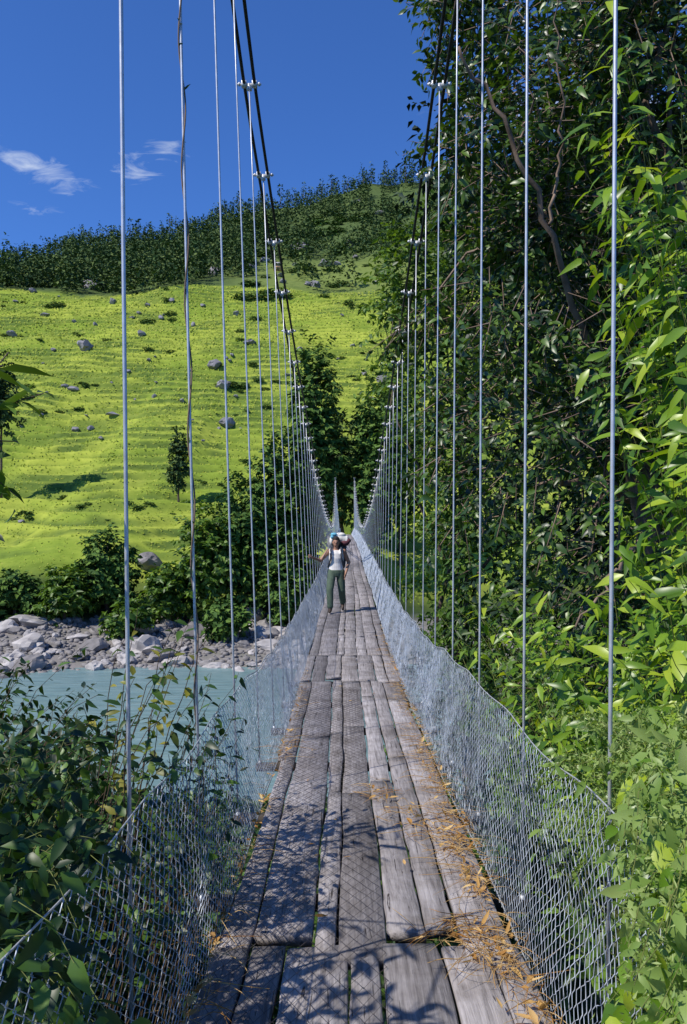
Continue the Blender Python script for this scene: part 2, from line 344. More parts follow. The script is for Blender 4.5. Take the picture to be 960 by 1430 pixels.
def shrub(name,label,cat,base,bx,nst,nlv,L,W,m,tm='lance',stem='stem',start=.35,r=.006,arch=.5,droop=.3,group=None,bias=(-.2,-.35,.6),extra=None,cone=None):
    t=empty(name,base,label,cat,group); base=np.array(base,float)
    tips=np.stack([R(*bx[0],nst),R(*bx[1],nst),R(*bx[2],nst)],-1)
    if cone is not None: tips[:,0]=tips[:,1]*R(cone[0],cone[1],nst)
    tips=tips-base
    b0=RS.normal(0,.15,(nst,3))*[1,1,0]
    c=tips*np.array([.45,.45,.5])+np.stack([R(-.2,.2,nst),R(-.2,.2,nst),np.abs(tips[:,2])*arch*.6+.1],-1)
    tt=np.linspace(0,1,12)[None,:,None]
    P=(1-tt)**2*b0[:,None]+2*tt*(1-tt)*c[:,None]+tt**2*tips[:,None]
    P[:,1:]+=RS.normal(0,.012,(nst,11,3))
    sb=MB(); sb.add(*tubes(P,np.linspace(r,r*.3,12)[None],4,False)); sb.build('stem',M[stem],t,True)
    s=start+(1-start)*(np.arange(nlv)+R(0,.8,(nst,nlv)))/nlv; s=np.clip(s,0,1)
    f=s*11; i=np.minimum(f.astype(int),10); fr=(f-i)[...,None]; I=np.arange(nst)[:,None]
    LP=P[I,i]*(1-fr)+P[I,i+1]*fr; T=norm(P[I,i+1]-P[I,i])
    sv=norm(np.cross(T,np.array([0,0,1.])+RS.normal(0,.7,T.shape))); side=np.where(np.arange(nlv)%2==0,1,-1)[None,:,None]
    LD=T*.5+sv*side*.9+np.array([0,0,-.4])+RS.normal(0,.25,T.shape)
    LN=np.array(bias)+RS.normal(0,.35,T.shape)+T*.3
    n=nst*nlv; sz=(L*R(.5,1.25,(nst,nlv))*(1.1-.35*s)).ravel()
    lb=MB(); lb.add(*leafbatch(LP.reshape(-1,3)+RS.normal(0,.012,(n,3)),LD.reshape(-1,3),LN.reshape(-1,3),sz,sz*W/L,tm,R(.1,droop*2,n)))
    lb.build('foliage',M[m],t,True)
    if extra:                                   # seed spikes at the stem ends
        eb=MB(); k=extra; tt=RS.uniform(.7,1.0,(nst,k)); f=tt*11; i=np.minimum(f.astype(int),10); fr=(f-i)[...,None]
        Q=(P[I,i]*(1-fr)+P[I,i+1]*fr).reshape(-1,3)+RS.normal(0,.02,(nst*k,3))
        eb.add(*leafbatch(Q,rnd(nst*k)+[0,0,.5],rnd(nst*k),R(.01,.028,nst*k),R(.004,.009,nst*k),'dia'))
        eb.build('seed_spikes',M['lime'],t)
    return t
# ---------------------------------------------------------------- bridge
DK=[-10,0,7,11,18.5,30,48,70,99,110]; DZ=[-1.4,-1.6,-1.93,-2.04,-1.97,-1.7,-1.3,-1.12,-1.0,-1.0]
def dz(y):
    y=np.asarray(y,float); return sum(np.interp(y+o,DK,DZ) for o in (-2,-1,0,1,2))/5
def cx(y): y=np.asarray(y,float); return .07+.0036*np.clip(y,0,60)+.02*np.sin(y*.35)
XL=lambda y: np.interp(y,[-5,2.8,4.2,5.6,8.4,48,60,100],[-.8,-.815,-.93,-.955,-.985,-.73,-.75,-1.0])
XR=lambda y: .96+.005*np.clip(y,0,48)+.004*np.clip(y-60,0,60)
FL=lambda y: -.755+.0035*np.asarray(y); FRt=lambda y: .92+.004*np.asarray(y)
CY=[-6,2.8,8.3,11.08,13.8,17,20.7,26,32,40,48,56,66,80,100]; CZ=[8.7,6.1,4.6,3.95,3.38,2.83,2.3,1.62,.98,.3,-.1,.05,.75,2.6,6.0]
def zc(y):
    y=np.asarray(y,float); return sum(np.interp(y+o,CY,CZ) for o in (-2,-1,0,1,2))/5
bridge=empty('suspension_bridge',(0,0,0),'long narrow suspension footbridge with grey plank deck, steel rods and wire mesh sides','footbridge')
# deck: irregular rows of boards, joints staggered, a few shared
mb=MB(); NC=7
fixed=[-4,3.35,10.35,12.45,98]
base_b=np.array([-.645,-.47,-.27,-.1,.09,.28,.45,.645])
def bnd(c,y,seed):
    return base_b[c]+(0 if c in (0,NC) else (vn(y*.05+c*3.1,0*y+seed,90)-.5)*.16)+(vn(y*1.1,0*y+c,91)-.5)*.016
for fi in range(len(fixed)-1):
    A,B=fixed[fi],fixed[fi+1]; wide=(A==10.35)
    for c in range(NC):
        y=A
        while y<B-.05:
            Ln=R(1.8,4.0); y1=y+Ln
            if B-y1<.9: y1=B
            NP=max(6,int((y1-y)*7)) if y<40 else 6
            a=y+R(-.0,.02)+(RS.normal(0,.09) if y==A else 0); b_=y1-R(.0,.02); ys=np.linspace(a,b_,NP)
            seed=fi*7.3
            xl=bnd(c,ys,seed)+R(.001,.007); xr=bnd(c+1,ys,seed)-R(.001,.007)
            if wide: k=1.13; xl=xl*k-.03; xr=xr*k-.03
            tt_=(ys-a)/(b_-a); tap=R(0,.018)*(tt_ if R(0,1)<.5 else 1-tt_); xr=xr-tap
            if c==0: xl=xl+R(-.025,.03)
            if c==NC-1: xr=xr+R(-.03,.025)
            jx=cx(ys)+RS.normal(0,.001,NP); xl=xl+jx+RS.normal(0,.0024,NP); xr=xr+jx+RS.normal(0,.0024,NP)
            th=.045; tilt=R(-.045,.045); zz=dz(ys)-th+R(-.009,.011)+(.012 if wide else 0)+RS.normal(0,.0015,NP)+R(-.01,.01)*np.sin(tt_*3.14); w=xr-xl; ch=.007
            V=np.stack([np.stack([xl,ys,zz],-1),np.stack([xl,ys,zz+th-ch-w*tilt*.5],-1),np.stack([xl+ch,ys,zz+th-w*tilt*.5],-1),
                np.stack([xr-ch,ys,zz+th+w*tilt*.5],-1),np.stack([xr,ys,zz+th-ch+w*tilt*.5],-1),np.stack([xr,ys,zz],-1)],1)
            sk=R(-.018,.018); V[0,:,1]+=sk*np.array([-1,-1,-1,1,1,1]); V[-1,:,1]+=sk*np.array([-1,-1,-1,1,1,1])
            i=np.arange(NP-1)[:,None]; k=np.arange(6)[None]; k2=(k+1)%6
            fs=np.stack([i*6+k,i*6+k2,(i+1)*6+k2,(i+1)*6+k],-1).reshape(-1,4)
            mb.add(V.reshape(-1,3),[fs,np.array([[5,4,3,2,1,0],[(NP-1)*6+k for k in range(6)]])])
            y=y1
mb.build('plank_deck',M['plank'],bridge)
# thin dark wires in a diamond net over the left half of the near boards
q=MB(); K=int(8.6/.055); k=np.arange(K)[:,None]; j=np.arange(22)[None,:]; par=((k+j)%2)
yv=1.2+(k+par*1.05)*.055+RS.normal(0,.002,(K,22)); xv=cx(yv)-.6+j*.032+0*k+RS.normal(0,.0015,(K,22))
q.add(*tubes(np.stack([xv,yv,dz(yv)+.018+.006*vn(xv*9,yv*9,3)],-1),.0013,3,False)); q.build('deck_netting',M['netting'],bridge)
for xo in (-.45,-.15,.18,.5):
    ys=np.linspace(-4,98,80); q=MB(); q.add(*tubes(np.stack([cx(ys)+xo,ys,dz(ys)-.1],-1),.05,4)); q.build('deck_stringer',M['beam'],bridge)
# rods and beams
ks=np.arange(-4,69); RY=2.8+1.38*ks
stuff=MB(); order=sorted([(abs(yy),s,yy) for yy in RY for s in (-1,1)])
def rodgeo(s,yy):
    xt=float((XL if s<0 else XR)(yy)); xf=float((FL if s<0 else FRt)(yy)); zt=float(zc(yy)); zf=float(dz(yy))-.16
    P=np.array([[xf+(xt-xf)*t,yy+.02*math.sin(t*3+yy)*1,zf+(zt-zf)*t] for t in np.linspace(0,1,7)])
    return P
def clampgeo(s,yy):
    xt=float((XL if s<0 else XR)(yy)); z=float(zc(yy)); q=MB()
    q.add(*box((xt-.055,yy,z),(.052,.05,.06),0,0)); q.add(*box((xt+.055,yy,z),(.052,.05,.06)))
    q.add(*tubes([[xt-.125,yy,z],[xt+.125,yy,z]],.011,6)); q.add(*tubes([[xt-.112,yy,z],[xt-.095,yy,z]],.02,6)); q.add(*tubes([[xt+.095,yy,z],[xt+.112,yy,z]],.02,6))
    q.add(*box((xt,yy,z-.03),(.05,.03,.07)))
    return q
for i,(_,s,yy) in enumerate(order):
    P=rodgeo(s,yy); c=clampgeo(s,yy)
    rr=.0075
    if i<100:
        q=MB(); q.add(*tubes(P,rr,6)); f=P[0]; q.add(*tubes([f+[0,0,-.03],f+[0,0,.03]],.016,6))
        ro=q.build('suspension_rod',M['metal'],bridge,True)
        c.build('cable_clamp',M['clampm'],ro)
    else:
        stuff.add(*tubes(P,rr,4)); stuff.V+=c.V
        for k in (3,4): stuff.F[k]+=[f_+stuff.n for f_ in c.F[k]]
        stuff.other+=[f_+stuff.n for f_ in c.other]
        stuff.n+=c.n
tag(stuff.build('suspension_rods',M['metal'],bridge),kind='stuff')
for yy in RY:
    q=MB(); q.add(*box(((FL(yy)+FRt(yy))/2,yy,float(dz(yy))-.18),(float(FRt(yy)-FL(yy))+.06,.07,.06))); q.build('cross_beam',M['beam'],bridge)
yy=np.linspace(-4,98,160)
for side,fx in ((-1,XL),(1,XR)):
    for o_ in (-.055,.055):
        q=MB(); q.add(*tubes(np.stack([fx(yy)+o_,yy,zc(yy)],-1),.0175,7)); q.build('main_cable',M['cable'],bridge,True)
# mesh fence
def fence_pt(side,y,s):
    y=np.asarray(y,float); s=np.asarray(s,float)
    xb=cx(y)+side*(.655+.01*np.sin(y*1.6+side)); xt=cx(y)*.4+(side*.735 if side<0 else .805)+.004*y*(1 if side>0 else .6)
    h=.815+.035*(vn(y*.6,0*y,40+side)-.5)*2-.03*np.abs(np.sin((y-2.8)/1.38*math.pi))**1.5
    h=h*(.98 if side<0 else 1.02)
    z=dz(y)-.06+s*(h+.06)
    x=xb+(xt-xb)*s**1.3+.035*(fbm(y*1.1,s*2,50+side,2)-.5)*np.sin(np.clip(s,0,1)*math.pi)*2
    return np.stack([x,y,z],-1)
for side in (-1,1):
    q=MB()
    for (ya,yb,p_,ns,rr,sd) in ((-1.5,16,.033,31,.0019,3),(16,36,.07,16,.0037,3),(36,97,.16,8,.0065,3)):
        K=int((yb-ya)/p_); k=np.arange(K)[:,None]; j=np.arange(ns+1)[None,:]
        par=((k+j)%2); Yv=ya+(k+par*1.06-.03)*p_+RS.normal(0,p_*.08,(K,ns+1)); s=j/ns+0*k
        P=fence_pt(side,Yv,s); P[...,2]+=RS.normal(0,.002,(K,ns+1)); P[...,0]+=(par-.5)*.004
        q.add(*tubes(P,rr,sd,False))
    f=q.build('mesh_fence',M['wire'],bridge,True); f['label']='bluish galvanised wire mesh on the '+('left side of deck' if side<0 else 'right side of deck')
    q=MB(); ys=np.linspace(-1.5,97,600)
    q.add(*tubes(fence_pt(side,ys,np.ones(600)),.003,5)); q.add(*tubes(fence_pt(side,ys,np.ones(600)*.02),.004,5)); 
    q.build('edge_wire',M['metal'],f,True)
# towers
for yt in (-4.2,98.2):
    z0=float(dz(yt))-2.5; z1=float(zc(yt))+.2
    for s in (-1,1):
        xx=float((XL if s<0 else XR)(yt)); q=MB()
        q.add(*tubes([[xx,yt,z0],[xx,yt,z1]],[.1,.07],10)); q.add(*box((xx,yt,z1+.05),(.25,.3,.1))); q.add(*box((xx,yt,z0+1.0),(.6,.6,1.6)))
        q.build('tower_post',M['post'],bridge)
q=MB(); q.add(*box((.3,101.6,-4.2),(4.6,6,6.1))); q.build('stone_abutment',M['stone'],bridge)
# ---------------------------------------------------------------- litter on the deck
mb=MB()
def litter(x0,y0,sx,sy,n,ln=.2):
    ys=y0+RS.normal(0,sy,n); xs=np.clip(x0+RS.normal(0,sx,n),cx(ys)-.64,cx(ys)+.66); a=R(0,6.28,n)
    m=5; t=np.linspace(0,1,m)[None,:]; L=ln*R(.25,1.3,n)[:,None]; cu=RS.normal(0,.45,n)[:,None]
    px=xs[:,None]+L*t*np.cos(a[:,None]+cu*t); py=ys[:,None]+L*t*np.sin(a[:,None]+cu*t)
    lift=R(0,.03,n)[:,None]*np.sin(t*math.pi)+R(.002,.02,n)[:,None]+.018
    P=np.stack([px,py,dz(py)+lift],-1); mb.add(*tubes(P,np.array([.0008,.0013,.0015,.0013,.0007])[None]*R(.5,1.6,n)[:,None],3,False))
def dryleaves(x0,y0,sx,sy,n,L=.06):
    ys=y0+RS.normal(0,sy,n); xs=np.clip(x0+RS.normal(0,sx,n),cx(ys)-.64,cx(ys)+.66); P=np.stack([xs,ys,dz(ys)+R(.02,.04,n)],-1)
    D=rnd(n)*[1,1,.2]; Nn=rnd(n,.35)+[0,0,1]; mb.add(*leafbatch(P,D,Nn,L*R(.5,1.4,n),L*.35*R(.5,1.3,n),'lance',R(-.5,.3,n),.5))
for (x,y,sx,sy,n) in ((.62,3.2,.05,.16,110),(.47,3.4,.07,.05,40),(.68,2.7,.03,.25,60),(.64,3.9,.03,.25,80),(.62,4.5,.05,.25,80),(.5,4.7,.06,.08,30),(.68,5.4,.04,.6,140),(.69,7,.04,.8,150),(.72,9.5,.03,1.2,130),(.74,13,.03,1.6,90),(.24,5.5,.05,.15,30),(.4,5.0,.07,.1,34),(-.5,6.8,.05,.3,60),(-.55,2.8,.03,.3,60),(-.54,4.1,.02,.8,80),(-.5,9,.03,1,50)): 
    litter(x,y,sx,sy,n); dryleaves(x,y,sx,sy,n//4)
dryleaves(.1,6,.3,3,22,.045); dryleaves(-.55,4,.03,1.5,40,.05)
tag(mb.build('dry_straw',M['straw'],None,False),'pale orange dry straw and dead leaves strewn along the deck edges','straw',kind='stuff')
# ---------------------------------------------------------------- person
def remesh(name,mb,material,parent,vox,sm=3):
    me=mb.mesh(name,material); o=bpy.data.objects.new(name,me); C.objects.link(o)
    r=o.modifiers.new('r','REMESH'); r.mode='VOXEL'; r.voxel_size=vox; r.use_smooth_shade=True
    s=o.modifiers.new('s','SMOOTH'); s.iterations=sm; s.factor=.5
    dg=bpy.context.evaluated_depsgraph_get(); nm=bpy.data.meshes.new_from_object(o.evaluated_get(dg))
    bpy.data.objects.remove(o); nm.name=name
    if not nm.materials: nm.materials.append(material)
    q=bpy.data.objects.new(name,nm); link(q,parent); return q
def lb(mb,pts,rs,sides=14):
    P=np.array(pts,float); mb.add(*tubes(P,np.array(rs),sides))
    for p_,r_ in zip(P,rs): mb.add(*ell(p_,(r_,r_,r_),14,8))
PX,PY=-.17,18.3; PZ=float(dz(PY))+.014
per=empty('person',(PX,PY,PZ),'person walking toward the camera in white top and green trousers, one hand on a rod','person')
LA=[(-.175,.0,1.375),(-.36,-.1,1.17),(-.535,-.265,1.245)]; RA=[(.175,0,1.375),(.29,.05,1.12),(.225,-.1,.89)]
LL=[(-.095,0,.9),(-.14,-.22,.52),(-.13,-.3,.1)]; RL=[(.095,0,.9),(.13,.0,.49),(.15,.26,.17)]
bd=MB()
bd.add(*loft([((0,0,.84),.13,.095),((0,0,.92),.165,.11),((0,0,1.05),.145,.1),((0,0,1.2),.165,.11),((0,0,1.33),.18,.105),((0,0,1.39),.14,.075),((0,0,1.43),.065,.06)]))
lb(bd,[(0,0,1.38),(0,-.015,1.5)],[.058,.054])
bd.add(*ell((0,-.02,1.585),(.075,.092,.11),20,14)); bd.add(*ell((0,-.05,1.53),(.054,.06,.055),14,10))
bd.add(*tubes([(0,-.105,1.6),(0,-.13,1.565),(0,-.105,1.56)],[.008,.013,.01],8)); 
for s in (-1,1): bd.add(*ell((s*.078,-.01,1.58),(.012,.022,.032),10,8))
lb(bd,LA,[.058,.043,.029]); lb(bd,RA,[.058,.043,.029])
for L_ in (LL,RL): lb(bd,L_,[.088,.058,.04])
def fing(pts,r=.0088): lb(bd,pts,[r,r*.95,r*.9,r*.8][:len(pts)],8)
bd.add(*ell((-.562,-.292,1.262),(.026,.03,.045),12,8)); lb(bd,[LA[2],(-.56,-.29,1.262)],[.028,.028])
for i,(zo,l) in enumerate(((.036,.9),(.013,1.05),(-.01,1.0),(-.032,.8))):
    z=1.268+zo; fing([(-.578,-.292,z),(-.607,-.303-.005*l,z+.004),(-.619,-.328,z+.004),(-.6,-.343-.003*l,z)])
fing([(-.55,-.30,1.285),(-.562,-.335,1.3),(-.585,-.347,1.308)],.0098)
o_=np.array([0,-.02,.02])
bd.add(*ell(np.array((.214,-.1,.82))+o_,(.02,.034,.048),12,8)); lb(bd,[RA[2],tuple(np.array((.217,-.095,.835))+o_)],[.028,.025])
for yo,l in ((-.026,.07),(-.009,.082),(.009,.076),(.025,.06)):
    fing([np.array(v)+o_ for v in ((.212,-.1+yo,.79),(.208,-.104+yo,.79-l*.45),(.198,-.108+yo,.79-l*.8),(.186,-.11+yo,.79-l))])
fing([np.array(v)+o_ for v in ((.206,-.125,.835),(.194,-.148,.805),(.19,-.155,.775))],.0098)
body=remesh('body',bd,M['skin'],per,.0065,2)
st=MB(); st.add(*loft([((0,0,.91),.178,.125),((0,0,1.0),.168,.12),((0,0,1.1),.162,.118),((0,-.005,1.22),.178,.13),((0,0,1.33),.175,.12),((0,0,1.385),.13,.09),((0,0,1.405),.085,.072)]))
for s in (-1,1): lb(st,[(s*.11,-.085,1.33),(s*.115,-.045,1.405),(s*.115,.03,1.415)],[.045,.045,.045])
remesh('shirt',st,M['shirt'],body,.009,2)
tr=MB(); tr.add(*loft([((0,0,.8),.16,.115),((0,0,.88),.183,.132),((0,0,.935),.178,.13),((0,0,.96),.165,.12)]))
lb(tr,[LL[0],LL[1],(-.13,-.295,.14)],[.108,.084,.07]); lb(tr,[RL[0],RL[1],(.148,.24,.2)],[.108,.084,.07])
remesh('trousers',tr,M['trouser'],body,.009,2)
for (a,t_) in (((-.13,-.3,.1),(-.14,-.43,.035)),((.15,.26,.17),(.155,.16,.035))):
    bt=MB(); a=np.array(a); t_=np.array(t_); lb(bt,[a+[0,0,.05],a+[0,.01,-.03]],[.052,.048]); lb(bt,[a+[0,.015,-.055],(a+t_)/2+[0,0,-.01],t_],[.043,.042,.036]); remesh('boot',bt,M['boot'],body,.009,2)
hb=MB(); hb.add(*ell((0,.01,1.62),(.09,.096,.108),18,12)); hb.add(*ell((0,.035,1.54),(.094,.06,.1),14,10)); hb.add(*ell((0,-.065,1.668),(.066,.049,.026),14,8))
hair=hb.build('hair',M['hair'],body,True)
for s in (-1,1):
    e=MB(); e.add(*ell((s*.028,-.105,1.59),(.012,.008,.007),10,6)); e.build('eye',M['eye'],body,True)
e=MB(); e.add(*ell((0,-.107,1.535),(.022,.006,.005),10,6)); e.build('mouth',M['lip'],body,True)
bp=empty('backpack',(PX,PY,PZ),'bulky backpack with pale bedroll rising behind the shoulders of the walking person','backpack')
q=MB(); q.add(*loft([((.02,.24,.95),.14,.08),((.02,.25,1.0),.19,.11),((.03,.25,1.25),.21,.125),((.04,.24,1.5),.2,.12),((.05,.23,1.6),.15,.09)],24)); remesh('pack_body',q,M['packb'],bp,.012,3)
q=MB(); q.add(*loft([((.0,.36,1.0),.1,.05),((0,.37,1.1),.12,.06),((0,.36,1.25),.1,.05)],16)); q.build('rear_pocket',M['trouser'],bp,True)
q=MB(); P=np.array([[-.1,.22,1.62],[-.0,.22,1.66],[.12,.22,1.67],[.24,.22,1.62]]); q.add(*tubes(P,[.1,.115,.115,.1],18)); 
for p_ in P: q.add(*ell(p_,(.06,.11,.115),14,10))
q.add(*ell((.1,.2,1.75),(.12,.09,.06),14,10))
remesh('bedroll',q,M['roll'],bp,.01,3)
q=MB(); q.add(*ell((-.05,.17,1.76),(.08,.07,.045),16,10)); q.add(*ell((-.09,.15,1.7),(.045,.055,.05),12,8)); q.build('blue_cloth',M['cap'],bp,True)
q=MB(); q.add(*tubes([[.24,.2,1.61],[.31,.2,1.56]],[.095,.07],16)); q.add(*ell((.2,.12,1.56),(.09,.06,.06),14,10)); q.build('maroon_stuff_sack',M['pack'],bp,True)
for s in (-1,1):
    q=MB(); P=bez((s*.1,.16,1.42),(s*.125,-.22,1.55),(s*.12,-.14,1.25),8); P=np.concatenate([P,bez((s*.12,-.14,1.22),(s*.19,-.1,1.02),(s*.17,.13,1.0),6)]); q.add(*tubes(P,.022,6)); q.build('shoulder_strap',M['packb'],bp,True)
# ---------------------------------------------------------------- rocks
def rockmesh(i,mat_):
    bm=bmesh.new(); bmesh.ops.create_icosphere(bm,subdivisions=3,radius=1)
    sc_=Vector((1+.3*math.sin(i),.85,.62+.15*math.cos(i*2)))
    for v in bm.verts:
        d=v.co.copy(); n_=noise.noise(d*1.1+Vector((i*7,0,0)))*.55+noise.noise(d*2.7+Vector((0,i*5,0)))*.2
        c_=d*(1+n_); 
        for k in range(5):
            pn=Vector((math.sin(i*3+k*2.1),math.cos(i+k*1.7),math.sin(k*2.9+i)*.8)).normalized(); e_=c_.dot(pn)-.72
            if e_>0: c_-=pn*e_*.9
        v.co=Vector((c_.x*sc_.x,c_.y*sc_.y,c_.z*sc_.z))
    me=bpy.data.meshes.new('boulder'); bm.to_mesh(me); bm.free(); me.materials.append(mat_); return me
rm=[rockmesh(i,M['rock'] if i%2==0 else M['rockb']) for i in range(10)]; rmd=[rockmesh(i+11,M['rockd']) for i in range(6)]
def putrock(me,x,y,z,s,label,group=None,name='boulder'):
    o=bpy.data.objects.new(name,me); C.objects.link(o); o.location=(x,y,z); o.scale=(s,s*R(.8,1.1),s*R(.7,1.15)); o.rotation_euler=(R(-.3,.3),R(-.3,.3),R(0,6.28)); tag(o,label,'boulder',group); return o
n=0
while n<185:
    Yb=R(70,96); xb=R(-.46*Yb,1.5); z=H(xb,Yb)
    if z<-14.5 or z>-11.0: continue
    s=min(2.0,.5*math.exp(abs(RS.normal(0,.6))))
    putrock(rm[RS.randint(10)],xb,Yb,z+s*.18,s,'grey boulder among the rocks on the far river bank','boulders along the far river bank'); n+=1
for (px,py,s) in ((50,874,2.2),(40,905,2.0),(205,884,1.8),(270,886,1.9),(350,868,1.9),(365,890,1.6)):
    h=hit(px,py)
    if h: putrock(rm[int(s*10)%10],h[0],h[1],h[2]+.3,s,{50:'broad pale slab at the far left of the river bank',40:'second broad boulder below the pale slab on the far left bank',205:'large boulder on the far bank behind the first left rod',270:'large boulder on far bank between the second and third left rods',350:'tallest grey boulder on bank near the left bridge rods',365:'large boulder low on bank nearest the left mesh fence'}[px])
mb=MB(); n=3600; xs=R(-45,3,n); ys=R(66,99,n); zz=terr(xs,ys)[0]; ok=(zz>-14.6)&(zz<-10.8); xs,ys,zz=xs[ok],ys[ok],zz[ok]
bv=ell((0,0,0),(1,1,.7),6,4); nv=len(bv[0]); n=len(xs); sz=R(.12,.45,n)
V=np.stack([xs,ys,zz+.05],-1)[:,None,:]+bv[0][None]*sz[:,None,None]*RS.uniform(.6,1.4,(n,nv,1))
mb.add(V.reshape(-1,3),[(f[None]+(np.arange(n)*nv)[:,None,None]).reshape(-1,f.shape[1]) for f in bv[1]])
tag(mb.build('river_cobbles',M['rockb']),'small cobbles filling the far river bank','cobbles',kind='stuff')
sl=[(132,404,34),(158,423,12),(120,487,20),(62,442,10),(18,470,14),(198,469,14),(300,514,28),(312,543,26),(105,602,12),(157,580,13),(103,545,12),(298,384,20),(420,352,34),(455,372,22),(46,408,10),(205,792,36),(318,594,20),(535,535,26),(30,730,12),(240,421,10),(440,400,14),(350,480,14),(90,540,8),(225,445,9),(430,576,24),(395,395,12),(490,345,18),(530,300,16),(370,365,12),(270,455,9),(180,520,9),(75,490,8),(330,440,10)]
sl+=[(R(0,560),R(408,620),R(4,10)) for _ in range(52)]+[(R(300,570),R(280,400),R(6,14)) for _ in range(16)]
for i,(px,py,s) in enumerate(sl):
    h=hit(px,py,100)
    if h:
        s_=s/F*h[1]*.55; lab={0:'largest jagged grey outcrop at the top left edge of the grass slope',15:'pale rounded boulder at the foot of the grass slope above the bank'}.get(i)
        putrock((rm if i==15 else rmd)[i%6],h[0],h[1],h[2]+s_*.25,s_,lab or 'grey boulder standing out of the green hillside',None if lab else 'boulders on the green hillside')
h=hit(388,378,100)
if h:
    s=h[1]/F; W_=11*s; hu=empty('stone_hut',h,'tiny orange walled hut high on the hillside between the left rods','hut')
    q=MB(); q.add(*box((0,0,W_*.3),(W_,W_*.7,W_*.8))); q.build('wall',M['hutwall'],hu)
    q=MB(); q.add([[-W_*.6,-W_*.45,W_*.7],[W_*.6,-W_*.45,W_*.7],[W_*.6,W_*.45,W_*.7],[-W_*.6,W_*.45,W_*.7],[-W_*.6,0,W_*1.1],[W_*.6,0,W_*1.1]],[np.array([[0,1,5,4],[2,3,4,5],[3,2,1,0]]),np.array([[0,4,3],[1,2,5]])]); q.build('roof',M['hutroof'],hu)
    q=MB(); q.add(*box((0,-W_*.36,W_*.2),(W_*.2,W_*.06,W_*.4))); q.build('door',M['beam'],hu)
# ---------------------------------------------------------------- hillside grass tufts, forest
n=90000; ys=100+205*RS.uniform(0,1,n)**.8; xs=(RS.uniform(-.47,.16,n))*ys; zz,fr=terr(xs,ys)
keep=((fr>.4)&(fr<.95)&(RS.uniform(0,1,n)<.45))|(RS.uniform(0,1,n)<.2); xs,ys,zz=xs[keep],ys[keep],zz[keep]; n=len(xs)
mb=MB(); k=ys/150
mb.add(*leafbatch(np.stack([xs,ys,zz-.05],-1),rnd(n,.25)+[0,0,1],rnd(n,.5)+[-.5,-1,.6],k*R(.2,.5,n),k*R(.25,.6,n),'dia',.2,0))
tag(mb.build('hill_grass',M['grass']),'yellow green grass tufts covering the terraced slope','grass',kind='stuff')
n=4600; ys=R(303,625,n); xs=RS.uniform(-.5,.3,n)*ys; u=xs/ys
den=fbm(xs/24,ys/24,77); keep=(den>.35)&~((u<-.35)&(u>-.44)&(ys>430)&(ys<540))&~((u>-.12)&(u<.08)&(ys<400)&(RS.uniform(0,1,n)<.8))
keep&=~((u>-.1)&((den<.42)|(RS.uniform(0,1,n)<.2)))
xs,ys=xs[keep],ys[keep]; n=len(xs); zz=terr(xs,ys)[0]; hh=R(8,15,n)+RS.uniform(0,1,n)**5*8; nf=34
def clumps(x,y,z,hh,wid,nf,L,W):
    n=len(x); t=RS.uniform(0,1,(n,nf)); a=R(0,6.28,(n,nf)); ex=R(.6,1.1,n)[:,None]; prof=(1-t)**ex*.9+.08
    r=RS.uniform(.3,1,(n,nf))*prof*wid[:,None]
    P=np.stack([x[:,None]+r*np.cos(a),y[:,None]+r*np.sin(a),z[:,None]+hh[:,None]*(.12+.88*t)],-1)
    D=np.stack([np.cos(a),np.sin(a),R(-.5,.6,(n,nf))],-1)+RS.normal(0,.5,(n,nf,3)); Nn=np.array([0,-.3,1.])+RS.normal(0,.5,(n,nf,3))
    return leafbatch(P.reshape(-1,3),D.reshape(-1,3),Nn.reshape(-1,3),L*R(.6,1.3,n*nf),W*R(.6,1.3,n*nf),'dia',.2)
mb=MB(); mb.add(*clumps(xs,ys,zz,hh,R(1.7,3.2,n),nf,1.7,1.1))
tag(mb.build('forest',M['forest']),'dense dark green forest covering the upper hill','forest',kind='stuff')
# skyline trees
protos=[]
for i in range(4):
    c_=MB(); c_.add(*clumps(np.zeros(1),np.zeros(1),np.array([5.]),np.array([9.5]),np.array([2.4+.3*i]),54,1.4,.9)); cm=c_.mesh('crown',M['forest'])
    t_=MB(); t_.add(*tubes([[0,0,-1],[.2,0,5],[0,.1,12]],[.28,.2,.06],5)); tm_=t_.mesh('trunk',M['bark']); protos.append((cm,tm_))
def copytree(i,x,y,z,s,name,label,group):
    e=empty(name,(x,y,z),label,'tree',group); e.scale=(s*R(.9,1.2),s*R(.9,1.2),s*R(.75,1.4)); e.rotation_euler=(0,0,R(0,6))
    link(bpy.data.objects.new('crown',protos[i][0]),e); link(bpy.data.objects.new('trunk',protos[i][1]),e)
for i in range(70):
    y_=R(592,604); x_=-.44*y_+i/70*.55*y_+R(-4,4); copytree(i%4,x_,y_,H(x_,y_)-1,R(.65,1.45),'ridge_tree','slender tree standing on the ridge skyline','trees along the ridge skyline')
# scrub on the slope
pb=[]
for i in range(3):
    c_=MB(); crown(c_,[((0,0,.7),(1.1,1.0,.8)),((.6,.3,.6),(.7,.7,.6))],90,6,.35,.22,'dia',gap=.3,tl=.3); pb.append(c_.mesh('scrub_bush',M['farbush']))
def putbush(px,py,s,label,group):
    h=hit(px,py,100)
    if h is None: return
    o=bpy.data.objects.new('scrub_bush',pb[RS.randint(3)]); C.objects.link(o); o.location=(h[0],h[1],h[2]-.2); k=s/F*h[1]/2.4
    o.scale=(k*R(1,1.9),k,k*R(.5,.95)); o.rotation_euler=(0,0,R(-.5,.5)); tag(o,label,'bush',group)
for i in range(40):
    cx_,cy_=R(0,560),R(410,740)
    for j in range(RS.randint(1,6)): putbush(cx_+RS.normal(0,20),cy_+RS.normal(0,4),R(6,15),'low dark scrub bush growing on the terraced grass slope','scrub bushes on the grass slope')
